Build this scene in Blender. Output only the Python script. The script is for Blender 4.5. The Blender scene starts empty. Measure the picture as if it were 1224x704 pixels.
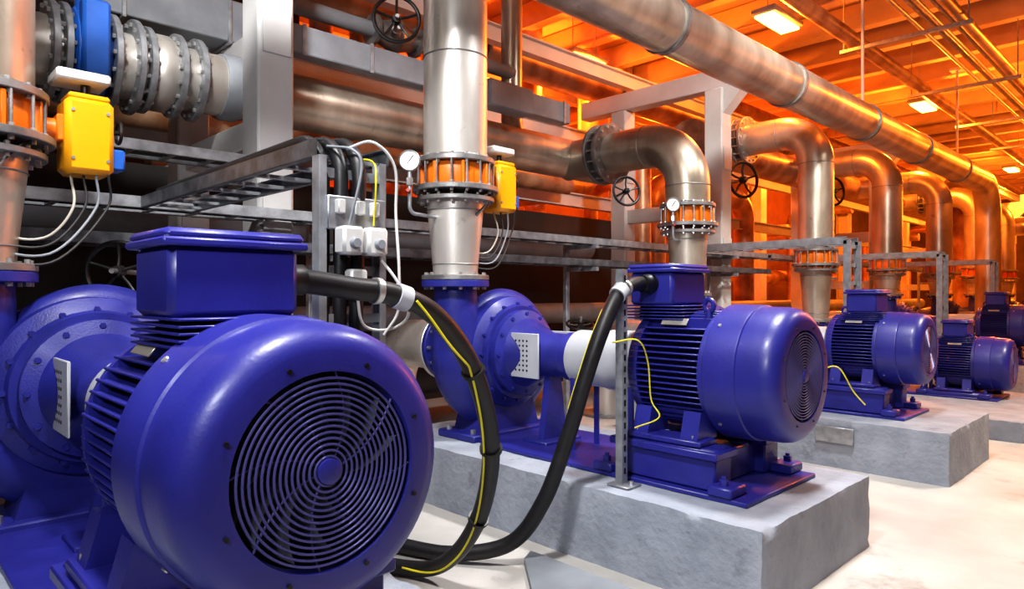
import bpy, math, random
from mathutils import Vector, Matrix, noise
random.seed(4)
scene=bpy.context.scene
scene.view_settings.view_transform='Standard'
try: scene.view_settings.look='Medium High Contrast'
except Exception: pass
COL=scene.collection
# ---------------------------------------------------------------- materials
def mat(name,c,rough=.5,metal=0.0,var=.12,scale=6,bump=.0,bscale=60,coat=0,c2=None,stretch=(1,1,1),stain=None):
    m=bpy.data.materials.new(name); m.use_nodes=True
    nt=m.node_tree; n=nt.nodes; l=nt.links; b=n['Principled BSDF']
    tc=n.new('ShaderNodeTexCoord'); mp=n.new('ShaderNodeMapping'); mp.inputs['Scale'].default_value=stretch
    l.new(tc.outputs['Object'],mp.inputs[0])
    nz=n.new('ShaderNodeTexNoise'); nz.inputs['Scale'].default_value=scale; nz.inputs['Detail'].default_value=6
    l.new(mp.outputs[0],nz.inputs['Vector'])
    rp=n.new('ShaderNodeValToRGB'); rp.color_ramp.elements[0].position=.32; rp.color_ramp.elements[1].position=.68
    a=c2 if c2 else tuple(x*(1-var*1.6) for x in c)
    rp.color_ramp.elements[0].color=(*a,1); rp.color_ramp.elements[1].color=(*[min(1,x*(1+var*.5)) for x in c],1)
    l.new(nz.outputs['Fac'],rp.inputs[0]); out=rp.outputs[0]
    if stain:
        n3=n.new('ShaderNodeTexNoise'); n3.inputs['Scale'].default_value=stain[1]; n3.inputs['Detail'].default_value=10; n3.inputs['Roughness'].default_value=.7
        l.new(tc.outputs['Object'],n3.inputs['Vector'])
        r3=n.new('ShaderNodeValToRGB'); r3.color_ramp.elements[0].position=stain[2]; r3.color_ramp.elements[1].position=stain[2]+.12
        l.new(n3.outputs['Fac'],r3.inputs[0])
        mx=n.new('ShaderNodeMix'); mx.data_type='RGBA'; l.new(r3.outputs[0],mx.inputs[0]); l.new(out,mx.inputs[6]); mx.inputs[7].default_value=(*stain[0],1)
        out=mx.outputs[2]
    l.new(out,b.inputs['Base Color'])
    mr=n.new('ShaderNodeMapRange'); mr.inputs[3].default_value=max(.02,rough-.08); mr.inputs[4].default_value=min(1,rough+.1)
    l.new(nz.outputs['Fac'],mr.inputs[0]); l.new(mr.outputs[0],b.inputs['Roughness'])
    b.inputs['Metallic'].default_value=metal; b.inputs['Coat Weight'].default_value=coat; b.inputs['Coat Roughness'].default_value=.2
    if bump>0:
        n2=n.new('ShaderNodeTexNoise'); n2.inputs['Scale'].default_value=bscale; n2.inputs['Detail'].default_value=8
        l.new(mp.outputs[0],n2.inputs['Vector'])
        bp=n.new('ShaderNodeBump'); bp.inputs['Strength'].default_value=bump; bp.inputs['Distance'].default_value=.02
        l.new(n2.outputs['Fac'],bp.inputs['Height']); l.new(bp.outputs[0],b.inputs['Normal'])
    return m
def emit(name,c,s):
    m=bpy.data.materials.new(name); m.use_nodes=True; b=m.node_tree.nodes['Principled BSDF']
    b.inputs['Base Color'].default_value=(*c,1); b.inputs['Emission Color'].default_value=(*c,1); b.inputs['Emission Strength'].default_value=s
    return m
BLUE=mat('blue_paint',(.026,.028,.26),.40,0,.1,5,.05,90,.15)
BLUE2=mat('blue_paint_pump',(.023,.027,.25),.45,0,.15,7,.12,120,.1)
GRILL=mat('blue_grey_wire_guard',(.09,.09,.30),.35,.2,.05,5)
DBLUE=mat('blue_paint_valve',(.02,.12,.5),.4)
STEEL=mat('stainless_pipe',(.68,.62,.53),.33,.75,.2,3,.05,40,c2=(.38,.32,.25),stretch=(1,1,.5),stain=((.30,.22,.15),5,.62))
STEELB=mat('bright_steel_pipe',(.78,.75,.71),.36,.65,.2,2.5,.04,60,c2=(.50,.47,.43),stretch=(1,1,.35),stain=((.40,.36,.31),6,.60))
FLG=mat('flange_steel',(.33,.33,.33),.45,.7,.25,9,.1,80)
BOLT=mat('zinc_bolt',(.6,.6,.6),.35,.8)
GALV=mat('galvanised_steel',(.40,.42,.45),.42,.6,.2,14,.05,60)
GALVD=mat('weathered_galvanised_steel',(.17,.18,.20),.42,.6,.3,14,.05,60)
WHITE=mat('offwhite_painted_steel',(.58,.58,.58),.5,0,.1,2,.05,30)
GREY=mat('grey_paint',(.24,.26,.29),.5,0,.15,4)
LGREY=mat('light_grey_paint',(.46,.48,.52),.42,0,.08,4)
DARK=mat('dark_steel',(.035,.034,.036),.55,.3,.2,5)
BLACK=mat('black_paint',(.008,.008,.009),.4)
RUB=mat('black_cable_rubber',(.012,.012,.014),.45,0,.2,20,.05,100)
YEL=mat('yellow_paint',(.90,.38,.004),.35,0,.05,3,coat=.3)
YWIRE=mat('yellow_green_wire',(.75,.68,.02),.4)
WWIRE=mat('pale_wire',(.45,.42,.36),.4)
ORG=mat('orange_paint',(.85,.20,.01),.4,0,.12,5)
CONC=mat('plinth_concrete',(.34,.37,.43),.8,0,.12,4,.55,24,c2=(.25,.28,.335),stain=((.17,.185,.215),3.6,.60))
FLOORM=mat('floor_concrete',(.54,.52,.49),.6,0,.2,1.6,.12,30,c2=(.42,.41,.39),stain=((.34,.325,.30),2.2,.58))
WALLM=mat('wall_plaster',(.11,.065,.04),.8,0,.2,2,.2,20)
BLOCKM=mat('dark_light_blocker',(.03,.026,.024),.7,0,.2,2,.2,20)  # near-black surface of the two added light blockers
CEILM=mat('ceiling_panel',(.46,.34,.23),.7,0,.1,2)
RUSTP=mat('old_pipe_paint',(.5,.34,.22),.38,.4,.25,3,.1,30,c2=(.24,.11,.05))
PLAS=mat('white_plastic',(.62,.62,.61),.35)
PAPER=mat('label_plate',(.5,.48,.44),.35,.5)
GLASS=mat('gauge_face',(.80,.80,.78),.2)
BRASS=mat('red_brown_knob',(.4,.05,.03),.4)
HOT=emit('sodium_lamp_glow',(1,.62,.15),5)
# ---------------------------------------------------------------- builder
def frame(ax):
    ax=Vector(ax).normalized()
    u=Vector((0,0,1)) if abs(ax.z)<.9 else Vector((1,0,0))
    u=(u-ax*u.dot(ax)).normalized(); return ax,u,ax.cross(u)
class Ob:
    def __init__(s,name,loc=(0,0,0),rot=(0,0,0),scale=1):
        s.e=bpy.data.objects.new(name,None); COL.objects.link(s.e); s.e.location=loc; s.e.rotation_euler=rot
        s.e.scale=(scale,)*3; s.e.empty_display_size=.1; s.n=None
    def part(s,n): s.done(); s.n=n; s.V=[];s.F=[];s.M=[];s.S=[]; return s
    def mi(s,m):
        if m not in s.S: s.S.append(m)
        return s.S.index(m)
    def add(s,V,F,m):
        o=len(s.V); s.V+= [tuple(v) for v in V]; i=s.mi(m)
        for f in F: s.F.append([a+o for a in f]); s.M.append(i)
    def box(s,c,sz,m,bev=0,R=None):
        c=Vector(c); h=[x/2 for x in sz]; b=min(bev,min(h)*.9)
        if b<=0:
            V=[Vector((x*h[0],y*h[1],z*h[2])) for x in(-1,1) for y in(-1,1) for z in(-1,1)]
            F=[(0,1,3,2),(4,6,7,5),(0,4,5,1),(2,3,7,6),(0,2,6,4),(1,5,7,3)]
        else:
            V=[];ix={}
            for x in(-1,1):
                for y in(-1,1):
                    for z in(-1,1):
                        for a in range(3):
                            p=[x*(h[0]-b),y*(h[1]-b),z*(h[2]-b)]; p[a]=(x,y,z)[a]*h[a]
                            ix[(x,y,z,a)]=len(V); V.append(Vector(p))
            F=[]
            for a in range(3):
                o=[k for k in range(3) if k!=a]
                for sg in(-1,1):
                    f=[]
                    for q in((-1,-1),(-1,1),(1,1),(1,-1)):
                        k=[0,0,0];k[a]=sg;k[o[0]]=q[0];k[o[1]]=q[1]; f.append(ix[(*k,a)])
                    F.append(f)
                for s1 in(-1,1):
                    for s2 in(-1,1):
                        k=[0,0,0];k[o[0]]=s1;k[o[1]]=s2
                        k0=list(k);k0[a]=-1;k1=list(k);k1[a]=1
                        F.append([ix[(*k0,o[0])],ix[(*k1,o[0])],ix[(*k1,o[1])],ix[(*k0,o[1])]])
            for x in(-1,1):
                for y in(-1,1):
                    for z in(-1,1): F.append([ix[(x,y,z,0)],ix[(x,y,z,1)],ix[(x,y,z,2)]])
        if R is not None: V=[R@v for v in V]
        s.add([v+c for v in V],F,m)
    def lathe(s,prof,o,ax,m,seg=40,cap=True):
        a,u,v=frame(ax); o=Vector(o); V=[];rings=[]
        for(x,r) in prof:
            if r<1e-5: rings.append([len(V)]); V.append(o+a*x)
            else:
                rings.append(list(range(len(V),len(V)+seg)))
                for i in range(seg):
                    t=2*math.pi*(i+.5)/seg; V.append(o+a*x+(u*math.cos(t)+v*math.sin(t))*r)
        F=[]
        for A,B in zip(rings,rings[1:]):
            for i in range(seg):
                j=(i+1)%seg
                if len(A)==1 and len(B)==1: continue
                if len(A)==1: F.append([A[0],B[j],B[i]])
                elif len(B)==1: F.append([A[i],A[j],B[0]])
                else: F.append([A[i],A[j],B[j],B[i]])
        if cap:
            if len(rings[0])>1: F.append(rings[0][::-1])
            if len(rings[-1])>1: F.append(rings[-1])
        s.add(V,F,m)
    def cyl(s,p0,p1,r,m,seg=24,r1=None):
        p0=Vector(p0);p1=Vector(p1);d=p1-p0
        s.lathe([(0,r),(d.length,r if r1 is None else r1)],p0,d,m,seg)
    def torus(s,c,ax,R,r,m,seg=40,k=8):
        a,u,v=frame(ax);c=Vector(c);V=[];F=[]
        for i in range(seg):
            t=2*math.pi*i/seg; e=u*math.cos(t)+v*math.sin(t)
            for j in range(k):
                p=2*math.pi*j/k; V.append(c+e*(R+r*math.cos(p))+a*r*math.sin(p))
        for i in range(seg):
            for j in range(k):
                i2=(i+1)%seg;j2=(j+1)%k; F.append([i*k+j,i2*k+j,i2*k+j2,i*k+j2])
        s.add(V,F,m)
    def bolts(s,o,ax,R,n,br,h,m,ph=0):
        a,u,v=frame(ax);o=Vector(o)
        for i in range(n):
            t=2*math.pi*(i+ph)/n; s.lathe([(0,br),(h,br)],o+(u*math.cos(t)+v*math.sin(t))*R,a,m,6)
    def flange(s,o,ax,r,t,m,n=12,br=.012):
        a=Vector(ax).normalized();o=Vector(o)
        s.lathe([(-t/2,r*.7),(-t/2,r-.004),(-t/2+.004,r),(t/2-.004,r),(t/2,r-.004),(t/2,r*.7)],o,a,m,40)
        s.bolts(o-a*(t/2+.018),a,r*.88,n,br,t+.036,BOLT)
    def sweep(s,pts,r,m,seg=20,cap=True):
        P=[Vector(p) for p in pts];n=len(P); rr=r if isinstance(r,(list,tuple)) else [r]*n
        T=[(P[min(i+1,n-1)]-P[max(i-1,0)]).normalized() for i in range(n)]
        _,u,v=frame(T[0]);V=[];F=[]
        for i in range(n):
            if i: u=(u-T[i]*u.dot(T[i])).normalized(); v=T[i].cross(u)
            for j in range(seg):
                t=2*math.pi*j/seg; V.append(P[i]+(u*math.cos(t)+v*math.sin(t))*rr[i])
        for i in range(n-1):
            for j in range(seg):
                k=(j+1)%seg; F.append([i*seg+j,i*seg+k,(i+1)*seg+k,(i+1)*seg+j])
        if cap: F.append(list(range(seg))[::-1]); F.append(list(range((n-1)*seg,n*seg)))
        s.add(V,F,m)
    def prism(s,pts,d,m):
        n=len(pts);P=[Vector(p) for p in pts];d=Vector(d)
        F=[list(range(n))[::-1],list(range(n,2*n))]+[[i,(i+1)%n,(i+1)%n+n,i+n] for i in range(n)]
        s.add(P+[p+d for p in P],F,m)
    def done(s):
        if s.n is None: return
        me=bpy.data.meshes.new(s.n); me.from_pydata(s.V,[],s.F)
        for m in s.S: me.materials.append(m)
        me.polygons.foreach_set('material_index',s.M)
        import bmesh
        bm=bmesh.new();bm.from_mesh(me);bmesh.ops.recalc_face_normals(bm,faces=bm.faces);bm.to_mesh(me);bm.free()
        me.shade_smooth(); me.set_sharp_from_angle(angle=math.radians(38))
        o=bpy.data.objects.new(s.n,me);COL.objects.link(o);o.parent=s.e; s.n=None
def catmull(P,k=8):
    P=[Vector(p) for p in P];Q=[P[0]*2-P[1]]+P+[P[-1]*2-P[-2]];o=[]
    for i in range(1,len(Q)-2):
        a,b,c,d=Q[i-1:i+3]
        for j in range(k):
            t=j/k; o.append(.5*((2*b)+(c-a)*t+(2*a-5*b+4*c-d)*t*t+(3*b-a-3*c+d)*t**3))
    o.append(P[-1]);return o
def fillet(P,R,k=10):
    P=[Vector(p) for p in P];o=[P[0]]
    for i in range(1,len(P)-1):
        a=(P[i-1]-P[i]).normalized();b=(P[i+1]-P[i]).normalized()
        an=math.acos(max(-1,min(1,a.dot(b))))
        if an>3.0: o.append(P[i]); continue
        L=min(R/math.tan(an/2),(P[i-1]-P[i]).length*.98,(P[i+1]-P[i]).length*.98); r=L*math.tan(an/2)
        c=P[i]+(a+b).normalized()*(r/math.sin(an/2)); s0=(P[i]+a*L-c).normalized(); s1=(P[i]+b*L-c).normalized()
        w=math.acos(max(-1,min(1,s0.dot(s1))))
        for j in range(k+1):
            t=j/k; o.append(c+(s0*math.sin((1-t)*w)+s1*math.sin(t*w))/math.sin(w)*r)
    o.append(P[-1]);return o
# ---------------------------------------------------------------- room
def plain(name,c,sz,m):
    me=bpy.data.meshes.new(name);h=[x/2 for x in sz]
    V=[(x*h[0],y*h[1],z*h[2]) for x in(-1,1) for y in(-1,1) for z in(-1,1)]
    me.from_pydata(V,[],[(0,1,3,2),(4,6,7,5),(0,4,5,1),(2,3,7,6),(0,2,6,4),(1,5,7,3)])
    me.materials.append(m);o=bpy.data.objects.new(name,me);o.location=c;COL.objects.link(o);return o
plain('floor',(-4,17,-.1),(16.4,46.4,.2),FLOORM)
plain('ceiling',(-4,17,6.3),(16.4,46.4,.2),CEILM)
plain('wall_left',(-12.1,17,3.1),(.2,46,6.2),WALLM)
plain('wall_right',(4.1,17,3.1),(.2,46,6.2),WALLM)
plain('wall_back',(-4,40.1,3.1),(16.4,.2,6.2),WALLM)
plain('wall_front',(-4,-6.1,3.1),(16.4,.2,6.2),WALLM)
plain('added_light_blocker',(-8.35,-.9,3.1),(.14,10.2,6.2),BLOCKM)  # added sheet, keeps orange lamp light off the upper left background
plain('added_light_blocker_low',(-7.45,2.0,1.35),(.14,16,2.7),BLOCKM)  # added low dark sheet, blocks light so the space behind the pumps stays dark
cj=Ob('ceiling_joists');cj.part('joists')
for i in range(34):
    y=-5+i*1.3
    cj.box((-4,y,5.98),(16,.09,.4),CEILM,.01); cj.box((-4,y,5.77),(16,.2,.03),CEILM)
for x in(-9.5,-5.6,-1.0):
    cj.box((x,17,5.6),(.2,46,.32),CEILM,.01)
cj.done()
# ---------------------------------------------------------------- plinths
import bmesh
def plinth(x0,x1,y0,y1,h):
    bm=bmesh.new();bmesh.ops.create_cube(bm,size=1)
    for v in bm.verts: v.co=Vector(((x0+x1)/2+v.co.x*(x1-x0),(y0+y1)/2+v.co.y*(y1-y0),h/2+v.co.z*h))
    nx=int((x1-x0)/.035);ny=int((y1-y0)/.035)
    for ax,n,lo,hi in((0,nx,x0,x1),(1,ny,y0,y1),(2,max(3,int(h/.035)),0,h)):
        for i in range(1,n):
            p=Vector((0,0,0));p[ax]=lo+(hi-lo)*i/n;q=Vector((0,0,0));q[ax]=1
            bmesh.ops.bisect_plane(bm,geom=bm.verts[:]+bm.edges[:]+bm.faces[:],plane_co=p,plane_no=q)
    for v in bm.verts:
        p=v.co.copy();e=sum([min(abs(p.x-x0),abs(p.x-x1))<.001,min(abs(p.y-y0),abs(p.y-y1))<.001,abs(p.z-h)<.001])
        nv=noise.noise_vector(p*4)*.005+noise.noise_vector(p*15)*.003
        if e>=2:
            c=Vector(((x0+x1)/2,(y0+y1)/2,h/2));d=Vector((math.copysign(1,c.x-p.x) if min(abs(p.x-x0),abs(p.x-x1))<.001 else 0,math.copysign(1,c.y-p.y) if min(abs(p.y-y0),abs(p.y-y1))<.001 else 0,-1 if abs(p.z-h)<.001 else 0))
            nv+=d*(.003+max(0,noise.noise(p*9)-.05)*.025)
        if p.z<.001: nv.z=0
        v.co+=nv
    me=bpy.data.meshes.new('concrete_plinth');bm.to_mesh(me);bm.free();me.materials.append(CONC)
    me.shade_smooth();me.set_sharp_from_angle(angle=math.radians(50))
    o=bpy.data.objects.new('concrete_plinth',me);COL.objects.link(o)
PH=.395
plinth(-4.3,-1.5,.12,1.42,PH)
plinth(-4.3,-1.345,2.80,4.11,PH)
plinth(-4.3,-1.345,5.76,7.03,PH)
plinth(-4.3,-1.25,7.95,10.4,.2)
for y in(12.4,15.4,18.3,21.3): plinth(-4.3,-1.5,y-.65,y+.65,PH)
# ---------------------------------------------------------------- motors
def motor(loc,s,bx,eye=-.5):
    o=Ob('electric_motor',loc,scale=s)
    o.part('fan_cover')
    pr=[(-.03,.228),(0,.232),(.0,.28),(-.006,.300),(-.022,.322),(-.05,.338),(-.085,.345),(-.2,.347),(-.205,.354),(-.215,.356),(-.375,.358),(-.38,.352),(-.38,.25)]
    o.lathe(pr,(0,0,0),(1,0,0),BLUE,80,cap=False)
    o.bolts((-.003,0,0),(1,0,0),.258,8,.006,.008,BLACK,.5)
    for i in range(4):
        t=math.pi/4+i*math.pi/2; c=Vector((-.33,math.cos(t)*.356,math.sin(t)*.356)); o.lathe([(0,.011),(.006,.009)],c,Vector((0,math.cos(t),math.sin(t))),BOLT,8)
    o.part('fan_guard_grille')
    r=.034
    while r<.23: o.torus((-.004,0,0),(1,0,0),r,.0034,GRILL,64,6); r+=.0140
    o.lathe([(-.012,.03),(.004,.03),(.006,.024),(.006,0)],(0,0,0),(1,0,0),BLUE,24)
    for i in range(8):
        P=[(-.010,(.025+k*.0205)*math.cos(i*math.pi/4+.2+k*.05),(.025+k*.0205)*math.sin(i*math.pi/4+.2+k*.05)) for k in range(11)]
        o.sweep(P,.003,GRILL,6)
    o.part('fan')
    o.lathe([(-.13,.34*.9),(-.128,0)],(0,0,0),(1,0,0),BLACK,40)
    o.lathe([(-.12,.06),(-.05,.05),(-.045,0)],(0,0,0),(1,0,0),DARK,24)
    for i in range(12):
        t=i*math.pi/6
        pp=[(.05+k*.034,t+k*.13) for k in range(6)]
        V=[(x,rr*math.cos(tt+(x+.12)*1.2),rr*math.sin(tt+(x+.12)*1.2)) for rr,tt in pp for x in(-.12,-.04)]
        o.add(V,[[2*k,2*k+1,2*k+3,2*k+2] for k in range(5)],GREY)
    o.part('finned_housing')
    o.lathe([(-.84,.25),(-.38,.25)],(0,0,0),(1,0,0),BLUE,40)
    xm,L=-.61,.48
    def outer(a): return math.sqrt(max(.0,.325**2-a*a))
    n=15
    for i in range(n):
        a=-.225+i*.45/(n-1)
        for sg in(-1,1):
            ou=min(outer(a)+.0,.32); inn=.12
            o.box((xm,sg*(ou+inn)/2,a),(L,ou-inn,.009),BLUE,.003)
            if abs(a)<.19 or sg<0:
                o.box((xm,a,sg*(ou+inn)/2),(L,.009,ou-inn),BLUE,.003)
    o.lathe([(-.90,.12),(-.90,.24),(-.885,.285),(-.86,.315),(-.82,.322),(-.80,.322),(-.80,.25)],(0,0,0),(1,0,0),BLUE,56,cap=False)
    o.lathe([(-.385,.25),(-.385,.325),(-.40,.328),(-.42,.328),(-.42,.25)],(0,0,0),(1,0,0),BLUE,56,cap=False)
    o.lathe([(-.93,0),(-.93,.09),(-.90,.13)],(0,0,0),(1,0,0),BLUE,32)
    o.bolts((-.915,0,0),(1,0,0),.22,8,.012,.02,BOLT)
    o.cyl((-1.02,0,0),(-.9,0,0),.035,GALV)
    o.part('terminal_box')
    o.box((bx,0,.30),(.27,.30,.10),BLUE,.015)
    for k in range(5): o.box((bx,-.05,.275+k*.018),(.40,.34,.007),BLUE,.002)
    o.box((bx,-.05,.445),(.285,.35,.19),BLUE,.018)
    o.box((bx,-.05,.545),(.325,.39,.022),BLUE,.006)
    o.box((bx,-.05,.565),(.31,.375,.03),BLUE,.012)
    for a in(-1,1):
        for b in(-1,1): o.lathe([(0,.011),(.012,.011)],(bx+a*.14,-.05+b*.175,.556),(0,0,1),BOLT,6)
    o.part('lifting_eyes')
    for ex in(eye,-.78):
        ey=-.13 if ex==eye else 0; ez=.315 if ex==eye else .33
        o.torus((ex,ey,ez+.035),(.3,1,0),.034,.013,BLUE,24,8); o.cyl((ex,ey,ez-.04),(ex,ey,ez+.01),.022,BLUE,12)
    o.box((-.62,-.215,.262),(.16,.006,.045),PAPER,.002,Matrix.Rotation(-.7,3,'X'))
    o.part('feet')
    for sg in(-1,1):
        for fx in(-.76,-.46):
            o.prism([(fx-.05,sg*.14,-.22),(fx-.05,sg*.30,-.20),(fx-.05,sg*.34,-.345),(fx-.05,sg*.14,-.345)],(.10,0,0),BLUE)
        o.box((-.61,sg*.275,-.355),(.46,.17,.03),BLUE,.006)
        for fx in(-.78,-.44): o.lathe([(0,.022),(.025,.022)],(fx,sg*.315,-.342),(0,0,1),BOLT,6)
    o.done()
def baseframe(X,Y,zp,z0,s):
    ft=z0-.37*s
    o=Ob('motor_base_frame');o.part('frame')
    xc=X-.61*s
    o.box((xc-.45*s,Y,zp+.012),(1.9*s,.80*s,.024),BLUE,.004)
    h=ft-zp-.024
    for sg in(-1,1):
        o.box((xc,Y+sg*.27*s,zp+.024+h*.5),(.62*s,.17*s,h),BLUE,.012)
        o.box((xc,Y+sg*.27*s,ft-.03),(.66*s,.22*s,.04),BLUE,.006)
        for fx in(-.36,.36):
            o.box((xc+fx*s,Y+sg*.33*s,zp+.05),(.13*s,.16*s,.05),BLUE,.008)
            o.lathe([(0,.022),(.03,.022)],(xc+fx*s,Y+sg*.36*s,zp+.075),(0,0,1),BLUE,6)
            o.lathe([(0,.012),(.045,.012)],(xc+fx*s,Y+sg*.36*s,zp+.075),(0,0,1),BLUE,8)
    o.box((xc,Y,zp+.024+h*.4),(.5*s,.4*s,h*.8),BLUE,.01)
    o.done()
def pump(loc,s,off,zp):
    g=(loc[2]-zp)/s
    off=off/s
    o=Ob('centrifugal_pump',loc,scale=s)
    o.part('bearing_housing')
    o.lathe([(-1.46,.05),(-1.46,.14),(-1.47,.155),(-1.52,.16),(-1.535,.145),(-1.72,.15),(-1.86,.21),(-1.93,.24),(-1.955,.30),(-2.0,.30),(-2.0,.1)],(0,0,0),(1,0,0),BLUE2,48,cap=False)
    o.cyl((-1.46,0,0),(-1.03,0,0),.04,GALV)
    o.bolts((-2.0,0,0),(1,0,0),.275,12,.013,.065,BLUE2)
    for sg in(-1,1): o.box((-1.78,sg*.185,0),(.26,.012,.30),LGREY,.004)
    for sg in(-1,1):
        for i in range(7):
            for j in range(4): o.lathe([(0,.008),(.002,.008)],(-1.86+j*.035,sg*.191,-.10+i*.033),(0,sg,0),DARK,8)
    o.part('volute_casing')
    o.lathe([(-2.44,.2),(-2.44,.34),(-2.42,.37),(-2.36,.38),(-2.14,.40),(-2.08,.395),(-2.06,.37),(-2.04,.34),(-2.0,.33),(-2.0,.1)],(0,0,0),(1,0,0),BLUE2,56,cap=False)
    o.bolts((-2.06,0,0),(1,0,0),.345,16,.013,.035,BLUE2)
    P=[];R=[];N=44
    for i in range(N+1):
        f=i/N;t=math.radians(510-330*f); rt=.07+.10*f; rc=.33+(off-.33)*f+ (.04*math.sin(f*math.pi))
        P.append((-2.25,rc*math.cos(t),rc*math.sin(t)));R.append(rt)
    for k in range(1,7):
        P.append((-2.25,-off,.47*k/6));R.append(.17-.02*k/6)
    o.sweep(P,R,BLUE2,28)
    o.flange((-2.25,-off,.485),(0,0,1),.235,.045,BLUE2,12,.014)
    for a in(.9,2.4,4.0,5.4):
        o.box((-2.25,.36*math.cos(a),.36*math.sin(a)),(.30,.05,.05),BLUE2,.01,Matrix.Rotation(a,3,'X'))
    o.part('support_foot')
    o.prism([(-2.25-.14,-.30,-g+.03),(-2.25-.14,.30,-g+.03),(-2.25-.14,.20,-.25),(-2.25-.14,-.20,-.25)],(.28,0,0),BLUE2)
    o.box((-2.25,0,-g+.025),(.40,.80,.05),BLUE2,.008)
    o.prism([(-1.72,-.12,-g+.02),(-1.72,.12,-g+.02),(-1.72,.05,-.10),(-1.72,-.05,-.10)],(.05,0,0),BLUE2)
    o.box((-1.70,0,-g+.022),(.22,.36,.045),BLUE2,.006)
    o.box((-1.9,0,-g+.012),(1.1,.72,.022),BLUE2,.004)
    for sg in(-1,1):
        for fx in(-2.38,-2.12): o.lathe([(0,.02),(.03,.02)],(fx,sg*.35,-g+.05),(0,0,1),BOLT,6)
    o.part('suction_nozzle')
    o.lathe([(-2.80,.19),(-2.62,.19),(-2.42,.24)],(0,0,0),(1,0,0),BLUE2,40)
    o.flange((-2.80,0,0),(1,0,0),.27,.045,BLUE2,12,.014)
    o.done()
    q=Ob('suction_pipe');q.part('pipe')
    x0=loc[0]-2.847*s; z=loc[2]; y=loc[1]
    q.flange((x0,y,z),(1,0,0),.27*s,.045,STEELB,12)
    q.sweep(fillet([(x0,y,z),(x0-.75,y,z),(x0-.75,y,.02)],.35),.2*s,STEELB,28); q.lathe([(0,.3),(.03,.3)],(x0-.75,y,0),(0,0,1),FLG,32)
    q.done()
def actuator(X,Y,z):
    o=Ob('valve_actuator');o.part('actuator')
    o.cyl((X,Y+.24,z),(X,Y+.30,z),.045,ORG,20); o.box((X,Y+.31,z),(.12,.03,.12),ORG,.006)
    o.box((X,Y+.42,z-.03),(.20,.20,.35),YEL,.025)
    o.box((X,Y+.42,z+.15),(.17,.17,.03),YEL,.01)
    for a in(-.07,.07):
        for b in(-.14,.08): o.lathe([(0,.008),(.006,.008)],(X+.10,Y+.42+a,z+b),(1,0,0),BOLT,8)
    o.cyl((X,Y+.42,z+.16),(X,Y+.42,z+.22),.02,BLACK,12)
    o.box((X-.02,Y+.40,z+.245),(.20,.22,.05),PLAS,.01)
    o.box((X,Y+.545,z-.12),(.12,.06,.10),DBLUE,.01)
    o.torus((X,Y+.56,z+.02),(0,1,0),.05,.008,BLACK,24,6); o.cyl((X,Y+.5,z+.02),(X,Y+.57,z+.02),.012,BLACK,8)
    for k in range(4):
        d=.02*k
        o.sweep(catmull([(X+.03*k,Y+.36+.045*k,z-.2),(X+.05,Y+.36+.045*k,z-.36),(X+.06+d,Y+.26,z-.50-d*2),(X+.05,Y+.12-d*2,z-.50-d),(X+.12,Y+.02-d,z-.36),(X+.22,Y+.08,z-.20),(X+.15,Y+.20,z-.08)]),.006,(WWIRE,DARK,GREY,DARK)[k],8)
    o.done()
def gauge(X,Y,z,X0,Y0,z0):
    o=Ob('pressure_gauge');o.part('gauge')
    d=Vector((.75,-.65,0)).normalized()
    o.lathe([(-.03,0),(-.03,.06),(-.02,.068),(.015,.07),(.02,.064),(.012,.06)],(X,Y,z),d,FLG,32,cap=False)
    o.lathe([(.011,0),(.0115,.062)],(X,Y,z),d,GLASS,32)
    a=Vector((X,Y,z))+d*.014
    o.cyl(a-Vector((.01,.01,.02)),a+Vector((.015,.018,.035)),.003,BLACK,6)
    o.sweep(fillet([(X,Y,z-.05),(X,Y,z-.34),(X0,Y0,z0)],.05),.013,GALV,10)
    o.lathe([(0,.024),(.05,.024)],(X,Y,z-.16),(0,0,1),BOLT,6); o.cyl((X+.0,Y,z-.2),(X+.05,Y-.05,z-.2),.012,BRASS,8)
    o.done()
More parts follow.
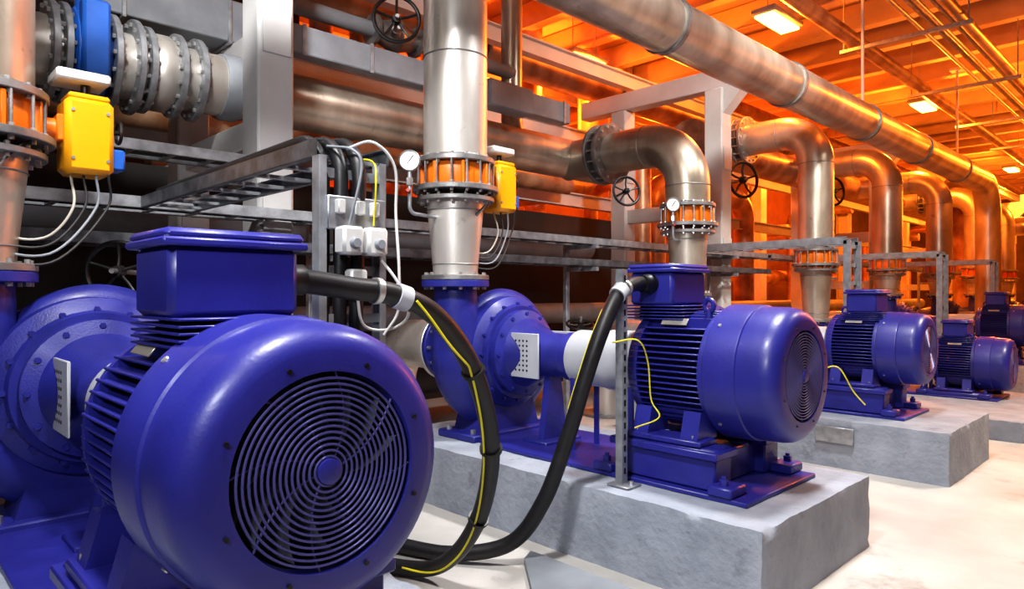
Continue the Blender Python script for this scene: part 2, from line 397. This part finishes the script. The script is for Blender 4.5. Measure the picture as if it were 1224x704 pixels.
def discharge(X,Y,zf,kind,zv=2.05,ztop=6.1,act=True,m=None):
    m=m or STEEL
    o=Ob('discharge_pipe');o.part('reducer')
    o.flange((X,Y,zf+.027),(0,0,1),.235,.035,FLG,12)
    o.lathe([(zf+.03,.155),(zf+.12,.16),(zv-.06,.195),(zv,.2)],(X,Y,0),(0,0,1),m,40)
    for z,r in((zf+.12,.162),(zv-.06,.197)): o.torus((X,Y,z),(0,0,1),r,.004,FLG,40,6)
    o.part('butterfly_valve')
    o.flange((X,Y,zv+.015),(0,0,1),.27,.03,FLG,16)
    o.flange((X,Y,zv+.085),(0,0,1),.30,.035,FLG,16)
    o.lathe([(zv+.08,.21),(zv+.1,.225),(zv+.25,.225),(zv+.27,.21)],(X,Y,0),(0,0,1),ORG,40)
    for i in range(8):
        t=i*math.pi/4+.3; o.box((X+.235*math.cos(t),Y+.235*math.sin(t),zv+.175),(.05,.022,.16),ORG,.004,Matrix.Rotation(t,3,'Z'))
    o.flange((X,Y,zv+.28),(0,0,1),.275,.035,FLG,16)
    o.bolts((X,Y,zv+.1),(0,0,1),.262,16,.008,.18,FLG)
    o.part('pipe')
    z1=zv+.29
    if kind=='up':
        o.cyl((X,Y,z1),(X,Y,ztop),.222,m,48)
        for z in(z1+.02,3.05,4.4): o.torus((X,Y,z),(0,0,1),.223,.005,FLG,48,6)
    else:
        xe=kind
        o.sweep(fillet([(X,Y,z1),(X,Y,ztop),(xe,Y,ztop)],.46,14),.222,m,40)
        for z in(z1+.02,ztop-.47): o.torus((X,Y,z),(0,0,1),.223,.005,FLG,40,6)
        o.torus((X-.47,Y,ztop),(1,0,0),.223,.005,FLG,40,6)
        fx=X-.95
        o.flange((fx,Y,ztop),(1,0,0),.335,.04,FLG,16,.015); o.flange((fx-.14,Y,ztop),(1,0,0),.335,.04,FLG,16,.015)
        o.lathe([(-.1,.25),(-.07,.29),(-.04,.25)],(fx,Y,ztop),(1,0,0),FLG,32)
        o.bolts((fx-.14,Y,ztop),(1,0,0),.30,16,.009,.14,BOLT)
    o.done()
    if act: actuator(X,Y,zv+.17)
XD=-3.70
units=[(-1.43,.80,1.0,1.0,PH,-.385-.15,.42),(-1.43,3.446,1.0,1.0,PH,-.77,.40),(-1.63,6.395,.955,.86,PH,-.55,.33),(-1.60,9.6,.60,.88,.2,-.62,.35),
 (-1.75,12.4,.95,.86,PH,-.6,.3),(-1.75,15.4,.95,.86,PH,-.6,.3),(-1.75,18.3,.95,.86,PH,-.6,.3),(-1.75,21.3,.95,.86,PH,-.6,.3)]
for i,(X,Y,z,s,zp,bx,off) in enumerate(units):
    motor((X,Y,z),s,bx,eye=-.46 if i else -.74)
    baseframe(X,Y,zp,z,s)
    px=XD+2.25*s
    pump((px,Y,z),s,off,zp)
    o=Ob('shaft_coupling_guard');o.part('guard')
    xa,xb=px-1.45*s,X-.93*s
    o.lathe([(xa,.05),(xa,.165*s),(xa+.01,.178*s),((xa+xb)/2,.178*s),((xa+xb)/2,.188*s),(xb-.01,.188*s),(xb,.18*s),(xb,.05)],(0,Y,z),(1,0,0),LGREY,48,cap=False)
    for xx in(xa+.04,xb-.05):
        for sg in(-1,1): o.box((xx,Y+sg*.12*s,(z-.1*s+zp)/2+.01),(.04,.012,z-.1*s-zp),BLUE,.002)
    o.done()
    yd=Y-off; zf=z+.5*s
    if i==0: discharge(XD,yd,zf,'up',2.0)
    elif i==1: discharge(XD,yd,zf,'up',2.05,m=STEELB)
    elif i==2: discharge(XD,yd,zf,-5.3,2.02,2.97,act=False)
    else: discharge(XD,yd,zf,-5.3,1.72,3.62,act=False)
gauge(XD+.05,2.62,2.28,XD,3.0,1.93)
gauge(XD+.05,5.72,2.28,XD,6.05,1.95)
# ---------------------------------------------------------------- headers
def wheel(c,ax,R,m=BLACK,stem=.25,name='valve_handwheel'):
    o=Ob(name);o.part('wheel');c=Vector(c);a,u,v=frame(ax)
    o.torus(c,a,R,R*.09,m,36,8)
    for i in range(5):
        t=2*math.pi*i/5; e=u*math.cos(t)+v*math.sin(t); o.sweep([c,c+e*R*.5-a*R*.1,c+e*R],R*.06,m,8)
    o.lathe([(-.03,R*.22),(.03,R*.18)],c,a,m,16); o.cyl(c-a*stem,c+a*.08,R*.09,FLG,10)
    o.done()
H=Ob('header_pipe');H.part('pipe')
HX,HZ=-5.3,3.0
H.cyl((HX,-4,HZ),(HX,1.36,HZ),.225,STEELB,40);H.cyl((HX,1.36,HZ),(HX,2.2,HZ),.225,STEELB,48);H.cyl((HX,2.2,HZ),(HX,6.75,HZ),.225,STEEL,48)
H.lathe([(0,.225),(.06,.2),(.12,.1),(.13,0)],(HX,6.75,HZ),(0,1,0),STEEL,40)
H.torus((HX,2.2,HZ),(0,1,0),.226,.005,FLG);H.torus((HX,4.3,HZ),(0,1,0),.226,.005,FLG)
H.part('flanges')
for y in(.93,1.0,1.28,1.42,1.50,1.70,1.84): H.flange((HX,y,HZ),(0,1,0),.325 if y<1.45 else .30,.04,GALV,16,.015)
H.lathe([(1.5,.23),(1.56,.27),(1.64,.27),(1.70,.23)],(HX,0,HZ),(0,1,0),STEELB,40)
H.lathe([(2.02,.24),(2.05,.25),(2.15,.25),(2.16,.23)],(HX,0,HZ),(0,1,0),GREY,40)
H.part('riser');H.sweep(fillet([(HX,5.6,HZ),(HX,5.15,HZ+.02),(HX,5.15,5.9)],.3),.115,STEEL,28)
H.done()
bv=Ob('blue_butterfly_valve');bv.part('valve')
bv.lathe([(1.02,.24),(1.05,.30),(1.22,.30),(1.26,.24)],(HX,0,HZ),(0,1,0),DBLUE,40)
for t in range(8):
    a=t*math.pi/4; bv.box((HX+.30*math.cos(a),1.14,HZ+.30*math.sin(a)),(.06,.14,.05),DBLUE,.01,Matrix.Rotation(-a,3,'Y'))
bv.box((HX+.28,1.14,HZ+.05),(.12,.16,.5),DBLUE,.02);bv.cyl((HX,1.14,HZ+.3),(HX,1.14,HZ+.6),.06,DBLUE);bv.box((HX,1.14,HZ+.62),(.22,.22,.12),DBLUE,.02);bv.done()
H2=Ob('upper_header_pipe');H2.part('pipe');H2.cyl((-5.3,8.75,3.62),(-5.3,24,3.62),.25,RUSTP,40)
H2.lathe([(-.03,0),(-.03,.33),(.03,.33)],(-5.3,8.75,3.62),(0,1,0),FLG,32);H2.done()
OP=Ob('overhead_pipe');OP.part('pipe')
OP.sweep(fillet([(-3.2,-4,3.66),(-3.2,16.6,3.66),(-3.2,16.6,.02)],.7,14),.225,STEEL,48)
for y in(4.9,7.2,9.5,11.8,14.2): OP.lathe([(-.03,.215),(-.03,.242),(.03,.242),(.03,.215)],(-3.2,y,3.66),(0,1,0),FLG,40,cap=False)
for y in(4.9,9.5,14.2):
    OP.box((-3.2,y,4.65),(.03,.03,1.5),WHITE); OP.box((-3.2,y,5.42),(.2,.2,.04),WHITE)
OP.done()
# ---------------------------------------------------------------- portals
for Y in(2.1,8.29,14.5,20.7,27):
    o=Ob('steel_portal_frame');o.part('frame')
    zt=4.12 if Y>5 else 5.75
    for x in(-4.6,-6.15):
        o.box((x,Y,zt/2),(.26,.26,zt),WHITE,.015);o.box((x,Y,.02),(.42,.42,.04),WHITE,.004)
    o.box((-5.5,Y,4.25),(2.75,.22,.26),WHITE,.012)
    o.box((-5.37,Y,2.55),(1.35,.14,.20),WHITE,.01)
    o.box((-5.37,Y,1.6),(1.35,.12,.16),WHITE,.01)
    if Y>5:
        o.prism([(-4.5,Y-.1,4.12),(-4.15,Y-.1,4.12),(-4.5,Y-.1,3.75)],(0,.2,0),WHITE)
        o.box((-4.25,Y,4.48),(.16,.24,.24),WHITE,.01)
    for x in(-4.6,-6.15):
        for z in(2.0,3.2):
            o.box((x+.14,Y,z),(.02,.2,.3),WHITE,.003)
    o.done()
for Y in(-1.2,.3,1.9):
    o=Ob('rack_support_beam');o.part('beam')
    for z in(2.62,3.42): o.box((-6.7,Y+.5,z),(2.5,.16,.22),WHITE,.01)
    o.box((-7.9,Y+.5,2.9),(.24,.24,5.8),WHITE,.01);o.done()
o=Ob('ventilation_duct');o.part('duct')
o.box((-5.95,.6,3.715),(.36,4.4,.36),GREY,.01)
for y in(-.9,-.1,.7,1.5,2.3): o.box((-5.95,y,3.715),(.40,.03,.40),GALV,.004)
o.done()
for Y in(5.4,11.5,17.6,23.8,30):
    o=Ob('building_column');o.part('column')
    o.box((-8.6,Y,3.1),(.34,.12,6.2),WHITE,.01)
    for sg in(-1,1): o.box((-8.6+sg*.17,Y,3.1),(.03,.34,6.2),WHITE,.004)
    o.box((-8.6,Y,.03),(.5,.5,.06),WHITE);o.done()
o=Ob('longitudinal_rack_beam');o.part('beam')
for x,z,y0 in((-6.15,4.5,1.5),(-4.6,4.5,8),(-7.3,2.85,1.5),(-7.3,3.9,1.5)):
    L=28.5-y0;c=y0+L/2
    o.box((x,c,z),(.14,L,.02),WHITE);o.box((x,c,z+.2),(.14,L,.02),WHITE);o.box((x,c,z+.1),(.02,L,.2),WHITE)
o.done()
def bpipe(pts,r,m,R=.35,name='background_pipe',fl=()):
    o=Ob(name);o.part('pipe');o.sweep(fillet(pts,R,10),r,m,28)
    for c,a in fl: o.flange(c,a,r*1.45,.05,FLG,12)
    if r>.13:
        F=fillet(pts,R,10)
        for i in range(1,len(F)-1):
            if (F[i]-F[i-1]).length>.6: o.torus(F[i],F[i]-F[i-1],r+.001,.006,FLG,28,6)
    o.done()
bpipe([(-6.9,-4,4.75),(-6.9,26,4.75)],.26,RUSTP,fl=(((-6.9,6,4.75),(0,1,0)),((-6.9,9,4.75),(0,1,0)),((-6.9,15,4.75),(0,1,0))))
bpipe([(-7.8,4.5,3.3),(-7.8,9.5,3.3),(-7.8,9.5,5.9)],.2,RUSTP,fl=(((-7.8,6.2,3.3),(0,1,0)),))
bpipe([(-6.6,9.4,.1),(-6.6,9.4,4.1),(-9,9.4,4.1),(-9,9.4,6)],.16,RUSTP)
bpipe([(-9.6,6.6,.1),(-9.6,6.6,4.4),(-9.6,10,4.4),(-9.6,10,.1)],.22,RUSTP,.45)
bpipe([(-9.0,4.9,5.9),(-9.0,4.9,3.5),(-9.0,7.4,3.5),(-9.0,7.4,5.9)],.17,RUSTP,.4)
bpipe([(-8.0,6.2,5.9),(-8.0,6.2,4.2),(-8.0,8.2,4.2),(-8.0,8.2,5.9)],.21,RUSTP,.5,fl=(((-8.0,6.2,5.0),(0,0,1)),((-8.0,8.2,5.0),(0,0,1))))
bpipe([(-10.6,4.5,2.0),(-10.6,30,2.0)],.25,RUSTP)
bpipe([(-7.3,10.8,.1),(-7.3,10.8,3.5),(-7.3,14.3,3.5),(-7.3,14.3,.1)],.22,RUSTP,.45)
bpipe([(-6.7,11.6,5.2),(-6.7,26,5.2)],.12,RUSTP)
bpipe([(-5.9,-3,.55),(-5.9,24,.55)],.2,DARK)
bpipe([(-6.4,-3,1.15),(-6.4,24,1.15)],.14,GREY)
bpipe([(-6.6,-3,2.1),(-6.6,8,2.1)],.16,GREY)
bpipe([(-7.0,-3,3.1),(-7.0,8,3.1)],.14,RUSTP)
bpipe([(-5.6,22,3.2),(-2.6,22,3.2),(-2.6,22,.1)],.24,STEEL,.5)
bpipe([(-5.6,25,3.4),(-3.3,25,3.4),(-3.3,25,.1)],.24,STEEL,.5)
bpipe([(-4.2,28,2.5),(1,28,2.5),(1,28,.1)],.22,STEELB,.5)
bpipe([(-4.2,31,2.9),(3,31,2.9),(3,31,.1)],.22,STEELB,.5)
bpipe([(-4.4,17.5,4.2),(-4.4,20.6,4.2),(-4.4,20.6,.1)],.34,RUSTP,.6)
bpipe([(-3.55,5.0,5.0),(-3.55,36,5.0)],.10,RUSTP); bpipe([(-2.25,6.0,4.95),(-2.25,36,4.95)],.07,RUSTP)
bpipe([(-5.2,9,5.15),(-5.2,36,5.15)],.16,RUSTP)
for k in range(5): bpipe([(-2.95+k*.12,3.0,5.25+.05*(k%2)),(-2.95+k*.12,38,5.25+.05*(k%2))],.03,GALV,name='ceiling_conduit')
for k in range(12):
    y=9+k*2.4
    bpipe([(-10.2+(k%3)*.9,y,.1),(-10.2+(k%3)*.9,y,3.2+(k%4)*.5),(-8.2,y,3.2+(k%4)*.5)],.15,RUSTP)
for k in range(8):
    o=Ob('pipe_hanger');o.part('trapeze');y=7+k*3.1
    o.box((-2.9,y,4.84),(1.6,.06,.05),GALV,.004)
    for x in(-3.65,-2.15): o.cyl((x,y,4.84),(x,y,6.2),.01,GALV,6)
    o.done()
wheel((-4.78,3.30,3.72),(1,-.6,0),.19); wheel((-4.0,5.45,2.42),(1,-.5,.1),.14)
wheel((-4.55,8.9,3.0),(1,-.4,0),.24);wheel((-4.35,11.6,3.1),(1,-.4,0),.22);wheel((-3.95,1.0,1.53),(1,-.7,.0),.15)
wheel((-4.25,5.05,1.12),(.3,-.2,1),.13)
o=Ob('gate_valve');o.part('body');o.lathe([(-.25,.14),(-.22,.14),(-.22,.09),(-.1,.12),(0,.16),(.1,.12),(.22,.09),(.22,.14),(.25,.14)],(-5.25,3.6,3.78),(0,1,0),FLG,28);o.cyl((-5.25,3.6,3.78),(-4.95,3.42,3.73),.05,FLG);o.cyl((-5.25,2.6,3.78),(-5.25,5.1,3.78),.07,GREY);o.done()
o=Ob('cable_trunking');o.part('trunking')
o.box((-4.92,4.0,3.36),(.14,3.2,.22),GREY,.01)
for i in range(6): o.box((-4.845,2.5+i*.6,3.36),(.012,.03,.24),GALV)
o.box((-4.92,4.7,3.36),(.20,.6,.26),GREY,.015)
o.done()
# ---------------------------------------------------------------- cable trays
def tray(name,p0,p1,w,up,n=None,cables=0,rail=.06,m=None):
    m=m or GALV
    o=Ob(name);o.part('tray');p0=Vector(p0);p1=Vector(p1);d=(p1-p0);L=d.length;d.normalize();w=Vector(w);up=Vector(up)
    W=w.length;wn=w.normalized();R=Matrix((d,wn,up)).transposed()
    for k in(0,1):
        b=p0+wn*W*k;sgn=1 if k==0 else -1
        o.box((b+d*L/2),(L,.006,rail),m,0,R)
        for q in(-1,1): o.box(b+d*L/2+wn*sgn*.012+up*q*rail/2,(L,.026,.005),m,0,R)
    n=n or int(L/.25)
    for i in range(n+1): o.box(p0+d*(L*(i+.3)/(n+.6))+wn*W/2-up*rail*.3,(.035,W,.015),GALV,0,R)
    if cables:
        o.part('cables')
        for c in range(cables):
            P=[];ph=random.random()*6
            for i in range(int(L/.3)+2):
                P.append(p0+d*min(L,i*.3)+wn*(W*(c+1)/(cables+1)+.008*math.sin(i*.8+ph))-up*.002)
            o.sweep(P,.014+.006*random.random(),RUB,8)
    o.done()
Z=(0,0,1)
tray('cable_tray',(-4.2,-1.5,1.93),(-4.2,9.0,1.93),(-.3,0,0),Z,cables=5)
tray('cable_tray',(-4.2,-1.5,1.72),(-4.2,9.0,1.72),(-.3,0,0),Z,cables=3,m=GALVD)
tray('cable_tray',(-4.15,8.9,1.93),(-4.15,24,1.93),(-.3,0,0),Z,cables=4)
tray('cable_tray',(-4.45,-1,2.3),(-4.45,2,2.3),(-.3,0,0),Z,cables=3)
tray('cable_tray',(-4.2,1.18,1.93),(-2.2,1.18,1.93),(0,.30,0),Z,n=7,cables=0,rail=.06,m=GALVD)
tray('cable_ladder',(-2.2,1.18,1.90),(-2.2,1.18,PH),(0,.27,0),(1,0,0),n=8,rail=.05)
for y in(6.85,10.0,13.0): 
    tray('cable_tray',(-4.2,y,1.93),(-2.45,y,1.93),(0,.3,0),Z,n=7,rail=.07)
    tray('cable_ladder',(-2.45,y,1.93),(-2.45,y,PH if y<7 else .2),(0,.3,0),(1,0,0),n=8)
for y in(-.8,2.4,5.2,8.0,11.2,14.0,17):
    o=Ob('tray_support_post');o.part('post');o.box((-4.56,y,1.0),(.05,.05,2.0),GALV,.004);o.box((-4.36,y,1.66),(.4,.04,.04),GALV);o.box((-4.36,y,1.88),(.4,.04,.04),GALV);o.box((-4.56,y,.006),(.14,.14,.012),GALV);o.done()
o=Ob('isolator_switch_box');o.part('boxes')
o.box((-2.165,1.32,1.70),(.02,.24,.12),GALV,.004)
for y in(1.27,1.37):
    o.box((-2.13,y,1.60),(.07,.085,.10),PLAS,.01);o.lathe([(0,.02),(.02,.016)],(-2.095,y,1.59),(1,0,0),GREY,16)
o.box((-2.135,1.30,1.455),(.05,.07,.09),PLAS,.008)
for y in(1.24,1.32,1.38): o.box((-2.14,y,1.72),(.03,.03,.05),PLAS,.004)
o.done()
o=Ob('instrument_wire');o.part('wires')
o.sweep(catmull([(-2.13,1.40,1.54),(-2.08,1.45,1.44),(-2.1,1.50,1.33),(-2.14,1.44,1.28),(-2.15,1.34,1.30),(-2.13,1.30,1.42)]),.0055,PLAS,8)
o.sweep(catmull([(-2.2,1.30,1.94),(-2.12,1.36,1.96),(-2.1,1.44,1.88),(-2.12,1.46,1.7),(-2.1,1.46,1.5),(-2.12,1.47,1.35),(-2.14,1.42,1.26)]),.0055,PLAS,8)
o.sweep(catmull([(-2.25,1.25,1.95),(-2.12,1.28,1.92),(-2.1,1.3,1.85),(-2.13,1.27,1.66)]),.005,GREY,8)
o.sweep(catmull([(-2.3,1.35,1.92),(-2.16,1.38,1.90),(-2.1,1.36,1.82),(-2.13,1.37,1.66)]),.0035,YWIRE,8)
o.done()
o=Ob('power_cable');o.part('drop_cables')
for k in range(3):
    o.sweep(fillet([(-4.1,1.25+.06*k,1.98),(-2.23+.03*k,1.22+.06*k,1.98),(-2.23+.0*k,1.22+.055*k,.42)],.16),.026,RUB,14)
o.done()
def band(o,P,i,r,m,w=.04):
    a=(P[i+1]-P[i-1]).normalized(); o.lathe([(-w/2,r*.9),(-w/2,r*1.12),(w/2,r*1.12),(w/2,r*.9)],P[i],a,m,20,cap=False)
c1=catmull([(-1.965,.93,1.455),(-1.96,1.02,1.45),(-1.95,1.17,1.43),(-1.95,1.33,1.41),(-1.949,1.51,1.335),(-1.98,1.693,1.16),(-2.04,1.846,.911),(-2.143,1.955,.671),(-2.291,2.019,.408),(-2.478,2.042,.194),(-2.70,2.045,.06),(-2.95,1.93,.045),(-3.3,1.75,.045)],10)
o=Ob('power_cable');o.part('cable');o.sweep(c1,.038,RUB,20);band(o,c1,32,.040,LGREY,.05);band(o,c1,26,.040,BOLT,.02)
for i in(52,66,80): band(o,c1,i,.043,BLACK,.015)
o.lathe([(0,.055),(.04,.055),(.05,.048),(.09,.048)],(-1.965,.915,1.455),(0,1,0),BLACK,20)
o.part('earth_wire')
W=[]
for i in range(34,106):
    t=(c1[i+1]-c1[i-1]).normalized(); vc=Vector((.7,-.7,.1)); vc=(vc-t*vc.dot(t)).normalized(); sd=t.cross(vc); a=.25+.5*math.sin(i*.12)
    k=.041+.06*max(0,math.sin((i-34)/16*math.pi)) if i<50 else .041
    W.append(c1[i]+(vc*math.cos(a)+sd*math.sin(a))*.041+Vector((0,0,-1))*(k-.041))
o.sweep(W,.0048,YWIRE,8);o.done()
c2=catmull([(-2.20,3.23,1.47),(-2.205,3.12,1.47),(-2.20,3.02,1.455),(-2.19,2.90,1.40),(-2.2,2.77,1.2),(-2.25,2.70,.95),(-2.31,2.65,.69),(-2.40,2.56,.35),(-2.545,2.46,.12),(-2.80,2.28,.045),(-3.1,2.15,.045),(-3.5,2.0,.045)],10)
o=Ob('power_cable');o.part('cable');o.sweep(c2,.040,RUB,20);band(o,c2,28,.042,LGREY,.06);band(o,c2,24,.042,BOLT,.02)
o.lathe([(0,.055),(.04,.055),(.05,.048),(.09,.048)],(-2.20,3.225,1.47),(0,-1,0),BLACK,20)
o.part('earth_wire');o.sweep(catmull([(-2.19,2.86,1.16),(-2.1,2.96,1.17),(-2.1,3.05,1.05),(-2.1,3.08,.85),(-2.05,3.08,.76),(-2.15,3.0,.7)]),.004,YWIRE,8)
o.sweep([p+Vector((-.036,-.022,0)) for p in c2[34:56]],.004,YWIRE,8);o.done()
o=Ob('slotted_steel_strut');o.part('strut')
o.box((-2.18,2.95,PH+.575),(.008,.045,1.15),GALV);o.box((-2.20,2.97,PH+.575),(.04,.006,1.15),GALV);o.box((-2.20,2.93,PH+.575),(.04,.006,1.15),GALV)
for i in range(18): o.box((-2.1755,2.95,PH+.08+i*.06),(.002,.014,.032),BLACK)
o.box((-2.18,2.95,PH+.008),(.14,.12,.012),GALV,.003)
for a in(-.045,.045): o.lathe([(0,.012),(.02,.012)],(-2.18+a,2.95,PH+.014),(0,0,1),BOLT,6)
o.done()
o=Ob('earth_wire');o.part('wire');o.sweep(catmull([(-2.5,6.0,.62),(-2.35,5.92,.75),(-2.2,5.95,.80),(-2.1,6.02,.6),(-2.0,6.0,.5)]),.006,YWIRE,8);o.done()
o=Ob('steel_cover_plate');o.part('plate');o.box((-2.15,5.74,.27),(.30,.02,.13),GALV,.004);o.done()
o=Ob('floor_cable_cover');o.part('cover')
o.prism([(-2.55,2.62,0),(-1.45,2.62,0),(-1.45,1.65,0),(-2.50,2.52,0)][::-1],(0,0,.04),GREY);o.done()
# ---------------------------------------------------------------- lamps
def lamp(p,E=500,c=(1,.20,.015),r=.15):
    o=Ob('ceiling_lamp');o.part('housing');x,y,z=p
    o.box((x,y,z+.06),(.36,.9,.08),GREY,.02);o.part('tube');o.box((x,y,z),(.28,.82,.04),HOT,.01)
    o.part('hanger')
    for dy in(-.3,.3): o.cyl((x,y+dy,z+.1),(x,y+dy,6.2),.008,GALV,6)
    o.done()
    L=bpy.data.lights.new('lamp_light','POINT');L.energy=E;L.color=c;L.shadow_soft_size=r
    lo=bpy.data.objects.new('lamp_light',L);lo.location=(x,y,z-.2);COL.objects.link(lo);lo.parent=o.e
RED=(1,.12,.008)
for p,E,c in(((-4.25,9.3,5.2),320,0),((-4.1,15.6,5.2),850,0),((-4.3,25.4,5.2),1100,0),((-7.4,8.9,5.35),600,0),((-9.8,8.6,5.2),1100,RED),((-10.2,5.6,4.9),300,RED),((-9.8,14,5.0),1100,RED),((-7.2,19,4.9),1100,0),((-9.5,26,5),1100,RED),((-1.0,14.5,5.2),450,0),((-1.5,22,5.2),800,0),((-.5,32,5.0),1100,0),((-6.4,34,5.0),1100,0)): lamp(p,E,c or (1,.22,.018))
def area(name,p,sx,sy,E,c,tgt,sp=120):
    o=Ob('unseen_light_housing');o.part('housing');o.box((p[0],p[1],p[2]+.12),(sx*1.05,sy*1.05,.06),GREY,.01);o.part('hanger');o.cyl((p[0],p[1],p[2]+.14),(p[0],p[1],6.2),.01,GALV,6);o.done()  # housing and hanger added over each white area light, all out of view
    L=bpy.data.lights.new(name,'AREA');L.shape='RECTANGLE';L.size=sx;L.size_y=sy;L.energy=E;L.color=c;L.spread=math.radians(sp)
    lo=bpy.data.objects.new(name,L);lo.location=p;lo.rotation_euler=(Vector(tgt)-Vector(p)).to_track_quat('-Z','Y').to_euler();COL.objects.link(lo);lo.parent=o.e
area('white_light',(-1.3,.6,4.7),.45,.45,100,(1,.98,.97),(-2.3,1.6,0))
area('white_light',(-1.6,4.2,4.8),.45,.45,100,(1,.98,.97),(-2.4,4.0,0))
area('white_light',(.2,8.2,5.0),.7,.7,135,(1,.86,.70),(-.6,8,0))
area('white_light',(-.2,-1.3,3.2),.7,.7,58,(.96,.98,1),(-3,3.0,1.4))
area('white_light',(-2.1,.2,4.6),.4,.4,70,(1,.98,.95),(-5.3,2.2,3.0),90)  # added fill, brightens the left header pipework
area('white_light',(-1.4,5.6,4.9),.5,.5,80,(1,.95,.88),(-4.6,8.0,2.6),90)  # added fill, whitens the portal column
w=bpy.data.worlds.new('world');scene.world=w;w.use_nodes=True;w.node_tree.nodes['Background'].inputs[0].default_value=(.5,.45,.5,1);w.node_tree.nodes['Background'].inputs[1].default_value=.04
# ---------------------------------------------------------------- camera
cd=bpy.data.cameras.new('camera');cd.sensor_width=36;cd.lens=24;cd.clip_start=.05
co=bpy.data.objects.new('camera',cd);co.location=(0,0,1.41);co.rotation_euler=(math.radians(90),0,math.radians(45.8));COL.objects.link(co);scene.camera=co
